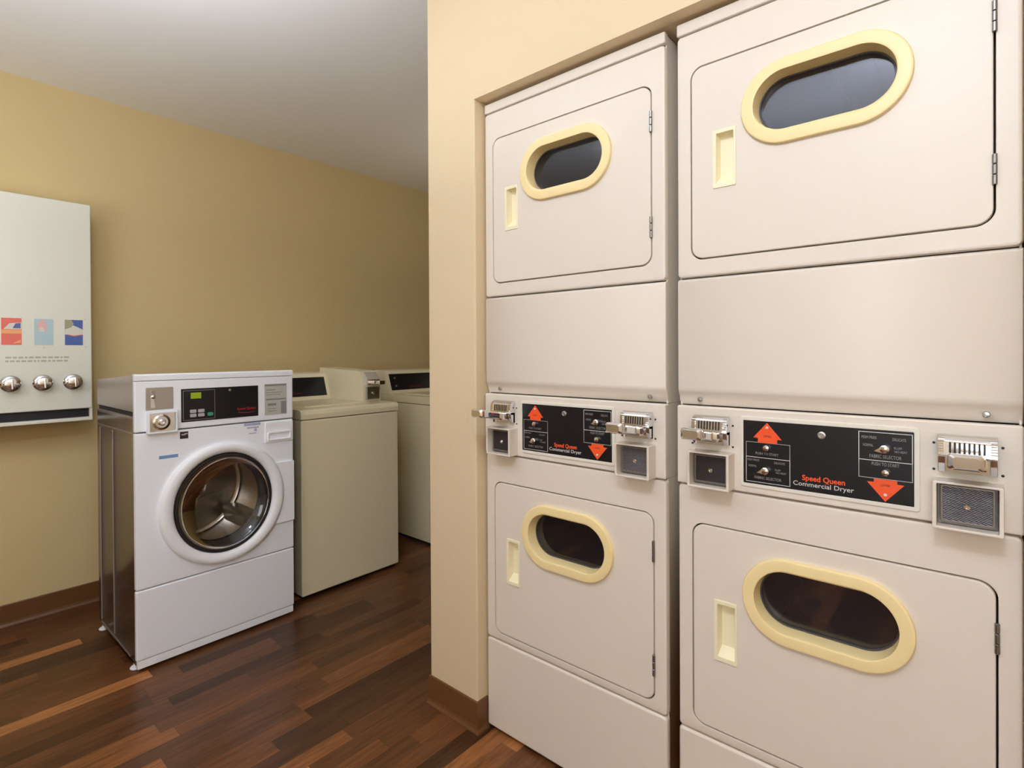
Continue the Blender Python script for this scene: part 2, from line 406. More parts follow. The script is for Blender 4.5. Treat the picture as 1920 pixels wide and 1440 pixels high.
def door(t, x0, x1, z0, z1, wz0, wz1, wx0, wx1, iz0, iz1, ix0, ix1, hz0, hz1):
    bm = B()
    R = 0.030
    out = lambda i: rrect(x0 + i, x1 - i, z0 + i, z1 - i, max(R - i, 0.002), 10)
    inn = lambda i: rrect(ix0 - 0.012 + i, ix1 + 0.012 - i, iz0 - 0.012 + i, iz1 + 0.012 - i, 0.2, 20)
    ringplate(bm, out, inn, ((ix0 + ix1) / 2, (iz0 + iz1) / 2), -0.0015, 0.028, 0.004, 0.002)
    # cut the opening for the recessed pull
    hx0, hx1 = 0.0985, 0.157
    t0 = bpy.data.meshes.new('a'); bmesh.ops.recalc_face_normals(bm, faces=bm.faces); bm.to_mesh(t0); bm.free()
    cb = B(); box(cb, hx0 + 0.006, hx1 - 0.004, -0.02, 0.06, hz0 + 0.006, hz1 - 0.006)
    t1 = bpy.data.meshes.new('b'); bmesh.ops.recalc_face_normals(cb, faces=cb.faces); cb.to_mesh(t1); cb.free()
    oa, ob = bpy.data.objects.new('a', t0), bpy.data.objects.new('b', t1); COL.objects.link(oa); COL.objects.link(ob)
    md = oa.modifiers.new('cut', 'BOOLEAN'); md.object = ob; md.operation = 'DIFFERENCE'; md.solver = 'EXACT'
    dg = bpy.context.evaluated_depsgraph_get(); dg.update()
    t2 = bpy.data.meshes.new_from_object(oa.evaluated_get(dg))
    bm = B(); bm.from_mesh(t2)
    bpy.data.objects.remove(oa); bpy.data.objects.remove(ob)
    for q in (t0, t1, t2): bpy.data.meshes.remove(q)
    d = link('door', bm, MT['cream'], t)
    # window surround: stadium ring, thick rounded bead, funnel inside
    bm = B()
    def st(i): return rrect(wx0 + i, wx1 - i, wz0 + i, wz1 - i, 0.5, 24)
    def s2(i): return rrect(ix0 + i, ix1 - i, iz0 + i, iz1 - i, 0.5, 24)
    def lp(p, y): return [(x, y, z) for x, z in p]
    w = ((wz1 - wz0) - (iz1 - iz0)) / 2
    loops = [lp(st(0), -0.0015), lp(st(0), -0.0085), lp(st(0.0015), -0.0112), lp(st(0.005), -0.0128),
             lp(st(w - 0.006), -0.0128), lp(st(w - 0.0025), -0.0115), lp(s2(0), -0.008), lp(s2(0.002), 0.010), lp(s2(0.003), 0.030), lp(s2(-0.008), 0.030)]
    loft(bm, loops)
    link('window_frame', bm, MT['yellow'], d, label='yellowed oval window frame')
    bm = B()
    pp = s2(-0.004)
    loft(bm, [lp(pp, 0.0305), lp(pp, 0.0345)], True, True)
    link('window_pane', bm, MT['pane'], d)
    bm = B()
    loft(bm, [lp(s2(0.0032), 0.0302), lp(s2(0.0036), 0.0275), lp(s2(0.0062), 0.0275), lp(s2(0.0072), 0.0302)])
    link('window_gasket', bm, MT['gasket'], d, label='thin dark gasket around the window pane')
    # recessed pull
    bm = B()
    hx0, hx1 = 0.0985, 0.157
    o_ = lambda i: rrect(hx0 + i, hx1 - i, hz0 + i, hz1 - i, 0.002, 2)
    i_ = lambda i: rrect(hx0 + 0.009 + i, hx1 - 0.006 - i, hz0 + 0.012 + i, hz1 - 0.010 - i, 0.002, 2)
    ringplate(bm, o_, i_, ((hx0 + hx1) / 2, (hz0 + hz1) / 2), -0.0042, -0.0016, 0.001, 0.001)
    a0, a1, b0, b1 = hx0 + 0.009, hx1 - 0.006, hz0 + 0.012, hz1 - 0.010
    # pocket walls: deep at the right, sloping floor at the bottom
    P = [(a0, -0.002, b0), (a1, -0.002, b0), (a1, -0.002, b1), (a0, -0.002, b1)]
    Q = [(a0 + 0.004, 0.020, b0 + 0.022), (a1 - 0.001, 0.020, b0 + 0.022), (a1 - 0.001, 0.020, b1 - 0.001), (a0 + 0.004, 0.020, b1 - 0.001)]
    V = [bm.verts.new(p) for p in P]; U = [bm.verts.new(p) for p in Q]
    for k in range(4): bm.faces.new((V[k], V[(k + 1) % 4], U[(k + 1) % 4], U[k]))
    bm.faces.new(U)
    link('handle', bm, MT['handle'], d, label='pale yellow recessed pull')
    for hz in (z0 + 0.105, z1 - 0.105):
        bm = B()
        for k in range(3):
            lathe_z(bm, x1 + 0.0015, -0.003, hz - 0.030 + k * 0.0205, hz - 0.030 + k * 0.0205 + 0.019, 0.0042)
        link('hinge', bm, MT['hinge'], d)
    return d

def lathe_z(bm, cx, cy, z0, z1, r, n=14):
    loops = []
    for rr, z in ((r * 0.8, z0), (r, z0 + r * 0.2), (r, z1 - r * 0.2), (r * 0.8, z1)):
        loops.append([(cx + rr * math.cos(2 * PI * k / n), cy + rr * math.sin(2 * PI * k / n), z) for k in range(n)])
    loft(bm, loops, True, True)

def front_panel(name, t, z0, z1, dx0, dx1, dz0, dz1):
    bm = B()
    out = lambda i: rrect(i, DW - i, z0 + G + i, z1 - G - i, max(0.012 - i, 0.001), 6)
    g = 0.0032
    inn = lambda i: rrect(dx0 - g + i, dx1 + g - i, dz0 - g + i, dz1 + g - i, 0.033, 10)
    ringplate(bm, out, inn, ((dx0 + dx1) / 2, (dz0 + dz1) / 2), 0.0, 0.020, 0.009, 0.0015)
    # recess floor behind the door gap
    c = ((dx0 + dx1) / 2, (dz0 + dz1) / 2)
    return link(name, bm, MT['cream'], t)

def coin_slide(parent, cx, zc0, zc1, dy):
    """chrome coin chute with a push arm standing out towards the room"""
    w = 0.045
    bm = B()
    zt, zb = zc1, zc0
    zm = zb + (zt - zb) * 0.46
    y0 = dy
    def fy(z):      # front of the fluted block at height z
        k = (z - zm) / (zt - zm)
        return y0 - 0.027 + 0.004 * k + 0.015 * max(0.0, (k - 0.62) / 0.38) ** 2
    zz = [zm + (zt - zm) * k / 10 for k in range(11)]
    yz_prism(bm, [(y0, zt)] + [(fy(z), z) for z in reversed(zz)] + [(y0 - 0.020, zm - 0.006), (y0, zm - 0.006)], cx - w, cx + w, 0.0006)
    yz_prism(bm, [(y0, zm), (y0 - 0.010, zm), (y0 - 0.010, zb), (y0, zb)], cx - w, cx + w, 0.0012)
    for s in (-1, 1):
        xa, xb = sorted((cx + s * w, cx + s * (w - 0.011)))
        yz_prism(bm, [(y0, zm + 0.002), (y0 - 0.024, zm + 0.002), (y0 - 0.022, zb + 0.02), (y0 - 0.013, zb), (y0, zb)], xa, xb, 0.001)
    for k in range(6):      # ridges at the shoulders
        z = zm + 0.008 + k * 0.0052
        for s in (-1, 1):
            xa, xb = sorted((cx + s * (w - 0.0005), cx + s * (w - 0.010)))
            box(bm, xa, xb, fy(z) - 0.0022, fy(z) + 0.004, z - 0.0012, z + 0.0012)
    ch = link('coin_slide', bm, MT['chrome'], parent, label='chrome coin slide')
    bm = B()
    for k in range(8):
        x = cx - 0.026 + k * 0.0074
        z0_, z1_ = zm + 0.006, zm + 0.026
        f = lambda z: fy(z) - 0.0006
        v = [bm.verts.new(p) for p in ((x - 0.0017, f(z0_), z0_), (x + 0.0017, f(z0_), z0_), (x + 0.0017, f(z1_), z1_), (x, f(z1_ + 0.002), z1_ + 0.002), (x - 0.0017, f(z1_), z1_))]
        bm.faces.new(v)
    link_flat('coin_slots', bm, MT['slot'], ch)
    bm = B()
    # arm: flat tray rising a little, then a waisted grip
    secs = [(y0 - 0.008, 0.030, 0.021, 0.026), (y0 - 0.050, 0.030, 0.026, 0.026), (y0 - 0.054, 0.022, 0.028, 0.024), (y0 - 0.088, 0.018, 0.034, 0.024),
            (y0 - 0.116, 0.019, 0.038, 0.025), (y0 - 0.132, 0.026, 0.042, 0.029), (y0 - 0.142, 0.025, 0.042, 0.028), (y0 - 0.148, 0.019, 0.042, 0.020)]
    loops = []
    for y, hw, zc, hh in secs: loops.append([(x, y, z) for x, z in rrect(cx - hw, cx + hw, zb + zc - hh / 2, zb + zc + hh / 2, 0.006, 4)])
    loft(bm, loops, True, True)
    link('slide_arm', bm, MT['chrome'], ch)
    return ch

def coin_box(parent, cx, z0, z1, dy, depth, hatched):
    hw = 0.0535
    bm = B()
    o_ = lambda i: rrect(cx - hw + i, cx + hw - i, z0 + i, z1 - i, 0.003, 3)
    i_ = lambda i: rrect(cx - hw + 0.007 + i, cx + hw - 0.007 - i, z0 + 0.006 + i, z1 - 0.005 - i, 0.002, 3)
    ringplate(bm, o_, i_, (cx, (z0 + z1) / 2), dy - depth, dy, 0.002, 0.0015)
    cb = link('coin_box', bm, MT['cream'], parent)
    bm = B()
    a0, a1, b0, b1 = cx - hw + 0.007, cx + hw - 0.007, z0 + 0.006, z1 - 0.005
    plate(bm, a0, a1, b0, b1, dy - 0.014, dy, 0.002, 0.001, 2)
    link('box_back', bm, MT['plate_edge'], cb)
    bm = B()
    plate(bm, a0 + 0.006, a1 - 0.006, b0 + 0.007, b1 - 0.006, dy - 0.022, dy - 0.014, 0.003, 0.0015, 3)
    fp = link('coin_box_door', bm, MT['hatch'] if hatched else MT['plate_dark'], cb)
    bm = B()
    pz0, pz1 = b0 + 0.007, b1 - 0.006
    o2 = lambda i: rrect(a0 + 0.005 + i, a1 - 0.005 - i, pz0 - 0.001 + i, pz1 + 0.001 - i, 0.003, 3)
    i2 = lambda i: rrect(a0 + 0.009 + i, a1 - 0.009 - i, pz0 + 0.003 + i, pz1 - 0.003 - i, 0.002, 3)
    ringplate(bm, o2, i2, (cx, (z0 + z1) / 2), dy - 0.0235, dy - 0.020, 0.0008, 0.0008)
    link('door_rim', bm, MT['plate_edge'], cb)
    bm = B()
    lathe(bm, [(0.0058, dy - 0.021), (0.0058, dy - 0.0245), (0.0045, dy - 0.0258), (0.0022, dy - 0.0258), (0.0020, dy - 0.0240), (0.0005, dy - 0.0240)], cx, (z0 + z1) / 2 - 0.002, 24)
    link('lock', bm, MT['chrome'], cb)
    return cb

def outline_box(bm, x0, x1, z0, z1, y, t=0.0013):
    for a in ((x0, x1, z0, z0 + t), (x0, x1, z1 - t, z1), (x0, x0 + t, z0, z1), (x1 - t, x1, z0, z1)):
        v = [bm.verts.new((a[0], y, a[2])), bm.verts.new((a[1], y, a[2])), bm.verts.new((a[1], y, a[3])), bm.verts.new((a[0], y, a[3]))]
        bm.faces.new(v)

def drum(t, cz, r=0.262):
    cx = DW / 2
    bm = B()
    lathe(bm, [(r, 0.075), (r, 0.62), (r - 0.02, 0.645), (0.02, 0.655)], cx, cz, 64, cap=False)
    # front flange around the mouth
    lathe(bm, [(r, 0.075), (r - 0.035, 0.068), (r - 0.035, 0.060), (r + 0.02, 0.060)], cx, cz, 64, cap=False)
    o = link('drum', bm, MT['drum'], t)
    for k in range(3):
        a = math.radians(205 + 120 * k)
        bm = B()
        u = Vector((math.cos(a), 0, math.sin(a))); w = Vector((-math.sin(a), 0, math.cos(a)))
        c = Vector((cx, 0, cz))
        loops = []
        for y in (0.10, 0.60):
            loops.append([tuple(c + u * rr + w * ww + Vector((0, y, 0))) for rr, ww in ((r - 0.002, -0.05), (r - 0.075, -0.012), (r - 0.08, 0), (r - 0.075, 0.012), (r - 0.002, 0.05))])
        loft(bm, loops, True, True)
        link('lifter', bm, MT['drum'], o)
    return o

def make_dryer(loc, label):
    t = thing('stacked_dryer', label, 'dryer', loc, 0, 'stacked coin dryers in the wall recess')
    # cabinet shell: side, back, top sheets with an inner shelf between the two drums
    bm = B()
    D = 0.74
    zs = [(zf, zB), (zB + 0.001, zC), (zC + 0.001, zTop - 0.001)]
    for a, b in zs:
        box(bm, 0.002, 0.006, 0.018, D, a, b); box(bm, DW - 0.006, DW - 0.002, 0.018, D, a, b)
    box(bm, 0.002, DW - 0.002, D, D + 0.004, zf, zTop)
    box(bm, 0.002, DW - 0.002, 0.018, D, zTop - 0.004, zTop)
    box(bm, 0.002, DW - 0.002, 0.018, D, zf, zf + 0.004)
    link('cabinet', bm, MT['cream'], t)
    bm = B()
    box(bm, 0.0065, DW - 0.0065, 0.05, D - 0.002, zB + 0.06, zC - 0.02)
    for a, b in ((0.340, 0.405), (1.57, 1.62), (0.86, 0.92), (2.09, 2.13)):
        pass
    link('divider', bm, MT['dark_in'], t)
    # dark sheets added behind the door gaps to put shade into the seams
    for dz0, dz1, cz in ((0.365, 0.899, 0.751), (1.608, 2.116, 1.964)):
        bm = B()
        o_ = lambda i: rrect(0.012 + i, DW - 0.012 - i, dz0 - 0.018 + i, dz1 + 0.018 - i, 0.01, 4)
        i_ = lambda i: rrect(0.166 + i, 0.522 - i, cz - 0.108 + i, cz + 0.108 - i, 0.5, 20)
        ringplate(bm, o_, i_, (0.344, cz), 0.032, 0.036, 0.0005, 0.0005)
        link('gap_shade_sheet', bm, MT['dark_in'], t)
    # front panels
    bm = B(); plate(bm, 0.0, DW, zf, zA - G, 0.0, 0.018, 0.010, 0.008); link('toe_panel', bm, MT['cream'], t)
    front_panel('lower_front_panel', t, zA, zB, 0.0425, 0.6465, 0.365, 0.899)
    # control panel: slightly proud, square edged
    bm = B(); plate(bm, 0.0, DW, zB + G, zC, -0.004, 0.018, 0.004, 0.004); cp = link('control_panel', bm, MT['cream'], t)
    # middle panel of the upper unit, its foot curving back over the control panel
    bm = B()
    prof = [(0.026, zC + 0.001), (0.023, zC + 0.003), (0.016, zC + 0.015), (0.009, zC + 0.026), (0.003, zC + 0.036), (0.0008, zC + 0.042), (0.0, zC + 0.050)]
    top = [(0.0, zD - G - 0.008), (0.0026, zD - G - 0.0026), (0.008, zD - G), (0.026, zD - G)]
    yz_prism(bm, prof + top, 0.006, DW - 0.006)
    bm2 = B()
    for s, xa, xb in ((0, 0.0, 0.006), (1, DW - 0.006, DW)):
        pts = [(y + (0.0055 if y < 0.012 else 0), z) for y, z in prof + top]
        ins = [(y, z) for y, z in prof + top]
        if s == 0: loft(bm2, [[(xa, y, z) for y, z in pts], [(0.0018, y + (-0.0035 if y < 0.0255 else 0), z) for y, z in pts], [(xb, y, z) for y, z in ins]], True, True)
        else: loft(bm2, [[(xa, y, z) for y, z in ins], [(DW - 0.0018, y + (-0.0035 if y < 0.0255 else 0), z) for y, z in pts], [(xb, y, z) for y, z in pts]], True, True)
    add(bm, bm2)
    link('middle_panel', bm, MT['cream'], t)
    for x in (0.058, 0.632):
        bm = B(); lathe(bm, [(0.006, 0.020), (0.0062, 0.009), (0.005, 0.007), (0.0025, 0.0065), (0.0004, 0.0065)], x, zC + 0.018, 20)
        link('screw', bm, MT['chrome_b'], t)
    front_panel('upper_front_panel', t, zD, zE, 0.0415, 0.6430, 1.608, 2.116)
    bm = B(); plate(bm, 0.0, DW, zE + G, zTop, 0.0, 0.018, 0.004, 0.004); link('top_panel', bm, MT['cream'], t)
    # doors
    door(t, 0.0425, 0.6465, 0.365, 0.899, 0.6455, 0.8555, 0.171, 0.522, 0.6760, 0.8245, 0.200, 0.495, 0.551, 0.710)
    door(t, 0.0415, 0.6430, 1.608, 2.116, 1.8610, 2.0655, 0.171, 0.520, 1.8950, 2.0370, 0.201, 0.491, 1.785, 1.936)
    drum(t, 0.66); drum(t, 1.875)
    # control fascia
    bm = B()
    o_ = lambda i: rrect(0.168 + i, 0.5285 - i, 1.0195 + i, 1.1965 - i, 0.006, 4)
    i_ = lambda i: rrect(0.1745 + i, 0.5185 - i, 1.029 + i, 1.1865 - i, 0.001, 1)
    ringplate(bm, o_, i_, (0.348, 1.108), -0.0068, -0.004, 0.0015, 0.001)
    link('fascia_bezel', bm, MT['bezel'], cp)
    bm = B(); plate(bm, 0.1745, 0.5185, 1.029, 1.1865, -0.0058, -0.004, 0.0005, 0.0002, 1)
    link('control_fascia', bm, MT['black'], cp)
    yp = -0.0062
    bm = B()
    outline_box(bm, 0.1805, 0.2815, 1.034, 1.134, yp); outline_box(bm, 0.1805, 0.2815, 1.0955, 1.134, yp)
    outline_box(bm, 0.4195, 0.5165, 1.0795, 1.1815, yp, 0.0015); outline_box(bm, 0.4195, 0.5165, 1.0795, 1.120, yp, 0.0015)
    text_into(bm, 'Commercial Dryer', 0.288, 0.411, 1.0375, 1.0515, yp, 0.004)
    link_flat('white_lettering', bm, MT['white_print'], cp)
    bm = B()
    text_into(bm, 'PUSH TO START', 0.2035, 0.2555, 1.1035, 1.1095, yp)
    text_into(bm, 'PERM PRESS', 0.184, 0.212, 1.0865, 1.0915, yp); text_into(bm, 'DELICATE', 0.246, 0.270, 1.0845, 1.0895, yp)
    text_into(bm, 'NORMAL', 0.187, 0.206, 1.0715, 1.0765, yp); text_into(bm, 'FLUFF', 0.248, 0.260, 1.0675, 1.072, yp); text_into(bm, 'NO HEAT', 0.250, 0.273, 1.061, 1.0655, yp)
    text_into(bm, 'FABRIC SELECTOR', 0.201, 0.262, 1.043, 1.0495, yp)
    link_flat('small_lettering', bm, MT['grey_print'], cp); bm = B()
    text_into(bm, 'PERM PRESS', 0.4255, 0.453, 1.166, 1.172, yp); text_into(bm, 'DELICATE', 0.4815, 0.505, 1.165, 1.171, yp)
    text_into(bm, 'NORMAL', 0.428, 0.447, 1.149, 1.155, yp); text_into(bm, 'FLUFF', 0.484, 0.498, 1.147, 1.152, yp); text_into(bm, 'NO HEAT', 0.485, 0.507, 1.1395, 1.1445, yp)
    text_into(bm, 'FABRIC SELECTOR', 0.440, 0.497, 1.125, 1.1325, yp)
    text_into(bm, 'PUSH TO START', 0.444, 0.493, 1.1085, 1.1155, yp)
    link_flat('small_lettering', bm, MT['grey_print'], cp)
    bm = B(); text_into(bm, 'Speed Queen', 0.307, 0.394, 1.0505, 1.0675, yp, 0.022)
    link_flat('maker_lettering', bm, MT['orange'], cp)
    bm = B(); poly_plate(bm, [(0.230, 1.1835), (0.263, 1.144), (0.253, 1.1435), (0.253, 1.1335), (0.209, 1.1335), (0.209, 1.1445), (0.198, 1.145)][::-1], -0.0068, -0.0058)
    link('up_arrow', bm, MT['orange'], cp)
    bm = B(); poly_plate(bm, [(0.4685, 1.0315), (0.4355, 1.0715), (0.448, 1.072), (0.448, 1.0790), (0.4895, 1.0790), (0.4895, 1.072), (0.502, 1.0715)], -0.0068, -0.0058)
    link('down_arrow', bm, MT['orange'], cp)
    bm = B()
    text_into(bm, 'UPPER', 0.2215, 0.2395, 1.1475, 1.1525, -0.0071)
    link_flat('arrow_lettering', bm, MT['lab_dark'], cp); bm = B()
    text_into(bm, 'LOWER', 0.460, 0.477, 1.0645, 1.0695, -0.0071)
    link_flat('arrow_lettering', bm, MT['lab_dark'], cp)
    for x, z in ((0.229, 1.1215), (0.469, 1.0945)):
        bm = B(); lathe(bm, [(0.0078, -0.0058), (0.0080, -0.011), (0.0068, -0.014), (0.003, -0.0155), (0.0005, -0.0157)], x, z, 28)
        link('start_button', bm, MT['chrome'], cp)
    for x, z in ((0.227, 1.0655), (0.468, 1.1465)):
        bm = B(); lathe(bm, [(0.0095, -0.0058), (0.0095, -0.011), (0.0088, -0.0165), (0.006, -0.0185), (0.0005, -0.0187)], x, z, 28)
        poly_plate(bm, [(x - 0.019, z - 0.006), (x - 0.004, z - 0.0088), (x - 0.002, z + 0.008)], -0.013, -0.0062)
        link('selector_knob', bm, MT['chrome'], cp)
    for x, z in ((0.2302, 1.1715), (0.4687, 1.0465)):
        bm = B(); lathe(bm, [(0.0032, -0.0066), (0.0030, -0.0088), (0.0006, -0.0095)], x, z, 16); link('indicator_lamp', bm, MT['white_print'], cp)
    bm = B(); lathe(bm, [(0.0085, -0.0058), (0.0085, -0.0085), (0.0060, -0.0095), (0.0058, -0.0078), (0.0035, -0.0078), (0.0030, -0.0095), (0.0004, -0.0095)], 0.3475, 1.1640, 28)
    link('panel_lock', bm, MT['chrome_b'], cp)
    # coin gear
    coin_slide(cp, 0.0955, 1.117, 1.1925, -0.004); coin_slide(cp, 0.6035, 1.113, 1.190, -0.004)
    coin_box(cp, 0.0985, 1.0065, 1.1005, -0.004, 0.044, False); coin_box(cp, 0.6035, 1.0025, 1.0985, -0.004, 0.044, True)
    for cx in (0.0955, 0.6035):
        for sx in (-0.0525, 0.0525):
            for z in (1.1145, 1.169):
                bm = B(); lathe(bm, [(0.0026, -0.0035), (0.0026, -0.0048), (0.0004, -0.005)], cx + sx, z, 12)
                link('rivet', bm, MT['slot'], cp)
    return t

d1 = make_dryer((0, 0, 0), 'cream stacked coin dryer beside the tan wall corner')
d2 = dup(d1, (DW + 0.0335, 0, 0), 'cream stacked coin dryer at the right edge, nearest the camera')

# ------------------------------------------------------------------ front loading washer (faces +x in the room)
WX, WY = -1.3417, -0.7414
WW, WD, WH = 0.7078, 0.6187, 1.276
w1 = thing('front_load_washer', 'white front loading washer with round glass door beside the dispenser', 'washing machine', (WX, WY, 0), PI / 2)
def lx(y): return y - WY
bm = B()
# body: hollow shell, bottom part
zh = 1.0245
zs_ = 1.094
box(bm, 0.003, 0.008, 0.02, WD, 0.03, zs_); box(bm, WW - 0.008, WW - 0.003, 0.02, WD, 0.03, zs_)
box(bm, 0.003, WW - 0.003, WD - 0.005, WD, 0.03, zs_); box(bm, 0.003, WW - 0.003, 0.02, WD, 0.03, 0.036)
for y in (0.335, 0.555):
    for xa, xb in ((-0.001, 0.004), (WW - 0.004, WW + 0.001)):
        box(bm, xa, xb, y, y + 0.010, 0.06, zs_ - 0.085, 0.0015)
for xa, xb in ((0.0005, 0.004), (WW - 0.004, WW - 0.0005)):
    box(bm, xa, xb, 0.02, WD, zs_ - 0.012, zs_, 0.001)
    box(bm, xa, xb, 0.02, WD, zs_ - 0.078, zs_ - 0.072, 0.0012)
    box(bm, xa, xb, 0.10, WD - 0.05, 0.040, 0.050, 0.0012)
link('cabinet', bm, MT['steel_side'], w1, label='polished grey cabinet side')
bm = B()
yz_prism(bm, [(0.02, 1.113), (0.02, 1.2715), (WD, 1.238), (WD, 1.113)], 0.003, WW - 0.003, 0.003)
link('control_head', bm, MT['steel_head'], w1)
bm = B(); box(bm, 0.009, WW - 0.009, 0.022, WD - 0.006, zs_ - 0.01, 1.114)
link('head_groove', bm, MT['dark_in'], w1)  # dark inset box filling the groove below the control head
bm = B()
yz_prism(bm, [(-0.002, 1.247), (-0.002, 1.270), (0.004, WH), (0.030, WH - 0.001), (0.034, 1.272), (0.020, 1.2695), (0.020, 1.247)], 0.0, WW, 0.002)
link('top_trim', bm, MT['white'], w1)
bm = B(); box(bm, 0.02, WW - 0.02, 0.006, 0.05, zh + 0.0, zh + 0.03); link('cross_rail', bm, MT['dark_in'], w1)
bm = B(); box(bm, 0.012, WW - 0.012, 0.03, WD - 0.01, 0.036, 0.05); link('base_pan', bm, MT['dark_in'], w1)
bm = B(); plate(bm, 0.0, WW, zh + 0.002, 1.2455, 0.0, 0.02, 0.006, 0.006); cpw = link('control_panel', bm, MT['white'], w1)
dc = (lx(-0.3745), 0.659)
bm = B()
out = lambda i: rrect(i, WW - i, 0.3535 + i, zh - 0.002 - i, max(0.006 - i, 0.0005), 4)
inn = lambda i: [(dc[0] + (0.248 - i) * math.cos(2 * PI * k / 72), dc[1] + (0.258 - i) * math.sin(2 * PI * k / 72)) for k in range(72)]
ringplate(bm, out, inn, dc, 0.0, 0.02, 0.006, 0.002); link('front_panel', bm, MT['white'], w1)
bm = B(); plate(bm, 0.0, WW, 0.052, 0.3495, 0.0, 0.02, 0.006, 0.006); link('toe_panel', bm, MT['white'], w1)
bm = B(); box(bm, 0.004, WW - 0.004, 0.003, 0.02, 0.016, 0.0505, 0.003)
for x in (0.075, WW - 0.075): lathe(bm, [(0.006, 0.004), (0.0055, 0.001), (0.0006, 0.0005)], x, 0.034, 16)
link('kick_rail', bm, MT['whiteplastic'], w1)
for x in (0.012, WW - 0.045):
    for y in (0.06, WD - 0.05):
        bm = B(); lathe_z(bm, x, y, 0.0, 0.012, 0.022); lathe_z(bm, x, y, 0.010, 0.032, 0.008)
        link('leveling_foot', bm, MT['whiteplastic'], w1)
# door: broad dished ring, gasket, glass bowl; a hinge cover reaching to the right edge
bm = B()
rx, rz = 0.284, 0.283
def el(r): return r
prof = [(1.0, 0.0), (0.995, -0.012), (0.975, -0.020), (0.94, -0.0245), (0.89, -0.0255), (0.84, -0.022), (0.80, -0.014), (0.785, -0.006), (0.78, 0.015), (0.86, 0.015)]
loops = []
n = 96
for f, y in prof:
    # the ring's hole is a little taller than wide
    k = (1 - f) / 0.22
    a, b_ = rx * f, rz * f + 0.012 * max(0, min(1, k))
    loops.append([(dc[0] + a * math.cos(2 * PI * i / n), y, dc[1] + b_ * math.sin(2 * PI * i / n)) for i in range(n)])
loft(bm, loops)
dr = link('door', bm, MT['whiteplastic'], w1)
bm = B()
lathe(bm, [(0.2225, -0.004), (0.2185, -0.009), (0.2095, -0.010), (0.2050, -0.004), (0.2045, 0.012), (0.2225, 0.014)], dc[0], dc[1], 72, 1.0, 1.05, cap=False)
link('door_gasket', bm, MT['seal'], dr, label='dark rim around the glass')
bm = B()
lathe(bm, [(0.206, -0.006), (0.204, 0.000), (0.195, 0.010), (0.175, 0.024), (0.14, 0.041), (0.10, 0.054), (0.05, 0.063), (0.0008, 0.066)], dc[0], dc[1], 72, 1.0, 1.05, cap=False)
link('door_glass', bm, MT['bowl'], dr)
bm = B()
xa = dc[0] + 0.235
poly = [(xa - 0.02, 0.8065), (WW - 0.003, 0.8065), (WW - 0.003, 0.5005), (xa + 0.0, 0.5005), (xa - 0.025, 0.485), (xa - 0.02, 0.55), (xa + 0.03, 0.60), (xa + 0.045, 0.66), (xa + 0.03, 0.73)]
bmq = B(); poly_plate(bmq, poly[::-1], -0.012, 0.0005)
bmesh.ops.recalc_face_normals(bmq, faces=bmq.faces)
add(bm, bmq)
link('hinge_cover', bm, MT['whiteplastic'], dr)
# drum inside
bm = B()
lathe(bm, [(0.190, 0.078), (0.225, 0.088), (0.262, 0.105), (0.262, 0.46), (0.24, 0.475), (0.09, 0.475), (0.07, 0.445), (0.0008, 0.44)], dc[0], dc[1], 72, cap=False)
dm = link('drum', bm, MT['washdrum'], w1)
bm = B(); lathe(bm, [(0.236, 0.016), (0.222, 0.026), (0.214, 0.040), (0.220, 0.052), (0.205, 0.062), (0.188, 0.076)], dc[0], dc[1], 72, 1.0, 1.05, cap=False)
link('door_bellows', bm, MT['seal'], w1)
for k in range(3):
    a = math.radians(-40 + 120 * k); bm = B()
    u = Vector((math.cos(a), 0, math.sin(a))); w_ = Vector((-math.sin(a), 0, math.cos(a))); c = Vector((dc[0], 0, dc[1]))
    lp_ = []
    for y, s in ((0.115, 0.6), (0.15, 1), (0.42, 1), (0.45, 0.6)):
        lp_.append([tuple(c + u * (0.2615 - rr * s) + w_ * (ww * s) + Vector((0, y, 0))) for rr, ww in ((0.0, -0.055), (0.05, -0.02), (0.058, 0), (0.05, 0.02), (0.0, 0.055))])
    loft(bm, lp_, True, True); link('lifter', bm, MT['washdrum'], dm)
# control panel details
def P(y): return lx(y)
bm = B(); plate(bm, P(-0.562), P(-0.216), 1.0545, 1.204, -0.0025, 0.0, 0.002, 0.001, 2); dp = link('display_panel', bm, MT['black'], cpw)
def quads(bm, rects, y):
    for x0, x1, z0, z1 in rects:
        v = [bm.verts.new((x0, y, z0)), bm.verts.new((x1, y, z0)), bm.verts.new((x1, y, z1)), bm.verts.new((x0, y, z1))]; bm.faces.new(v)
bm = B(); outline_box(bm, P(-0.555), P(-0.419), 1.061, 1.196, -0.0030, 0.002); link_flat('panel_outline', bm, MT['lab_line'], cpw)
bm = B(); plate(bm, P(-0.523), P(-0.479), 1.158, 1.1855, -0.0036, -0.0025, 0.001, 0.0004, 2); link('green_display', bm, MT['lcd'], cpw)
for k in range(4):
    bm = B(); x = P(-0.527) + (k % 2) * 0.034; z = 1.074 + (k // 2) * 0.019
    plate(bm, x, x + 0.0275, z, z + 0.0155, -0.0055, -0.0025, 0.004, 0.0015, 4); link('push_button', bm, MT['btn_grey'], cpw)
bm = B(); plate(bm, P(-0.453), P(-0.427), 1.0745, 1.0905, -0.0055, -0.0025, 0.006, 0.0015, 4); link('start_button', bm, MT['btn_green'], cpw)
bm = B(); text_into(bm, 'Speed Queen', P(-0.318), P(-0.229), 1.0865, 1.1015, -0.0031, 0.02)
v = []
N_ = 12
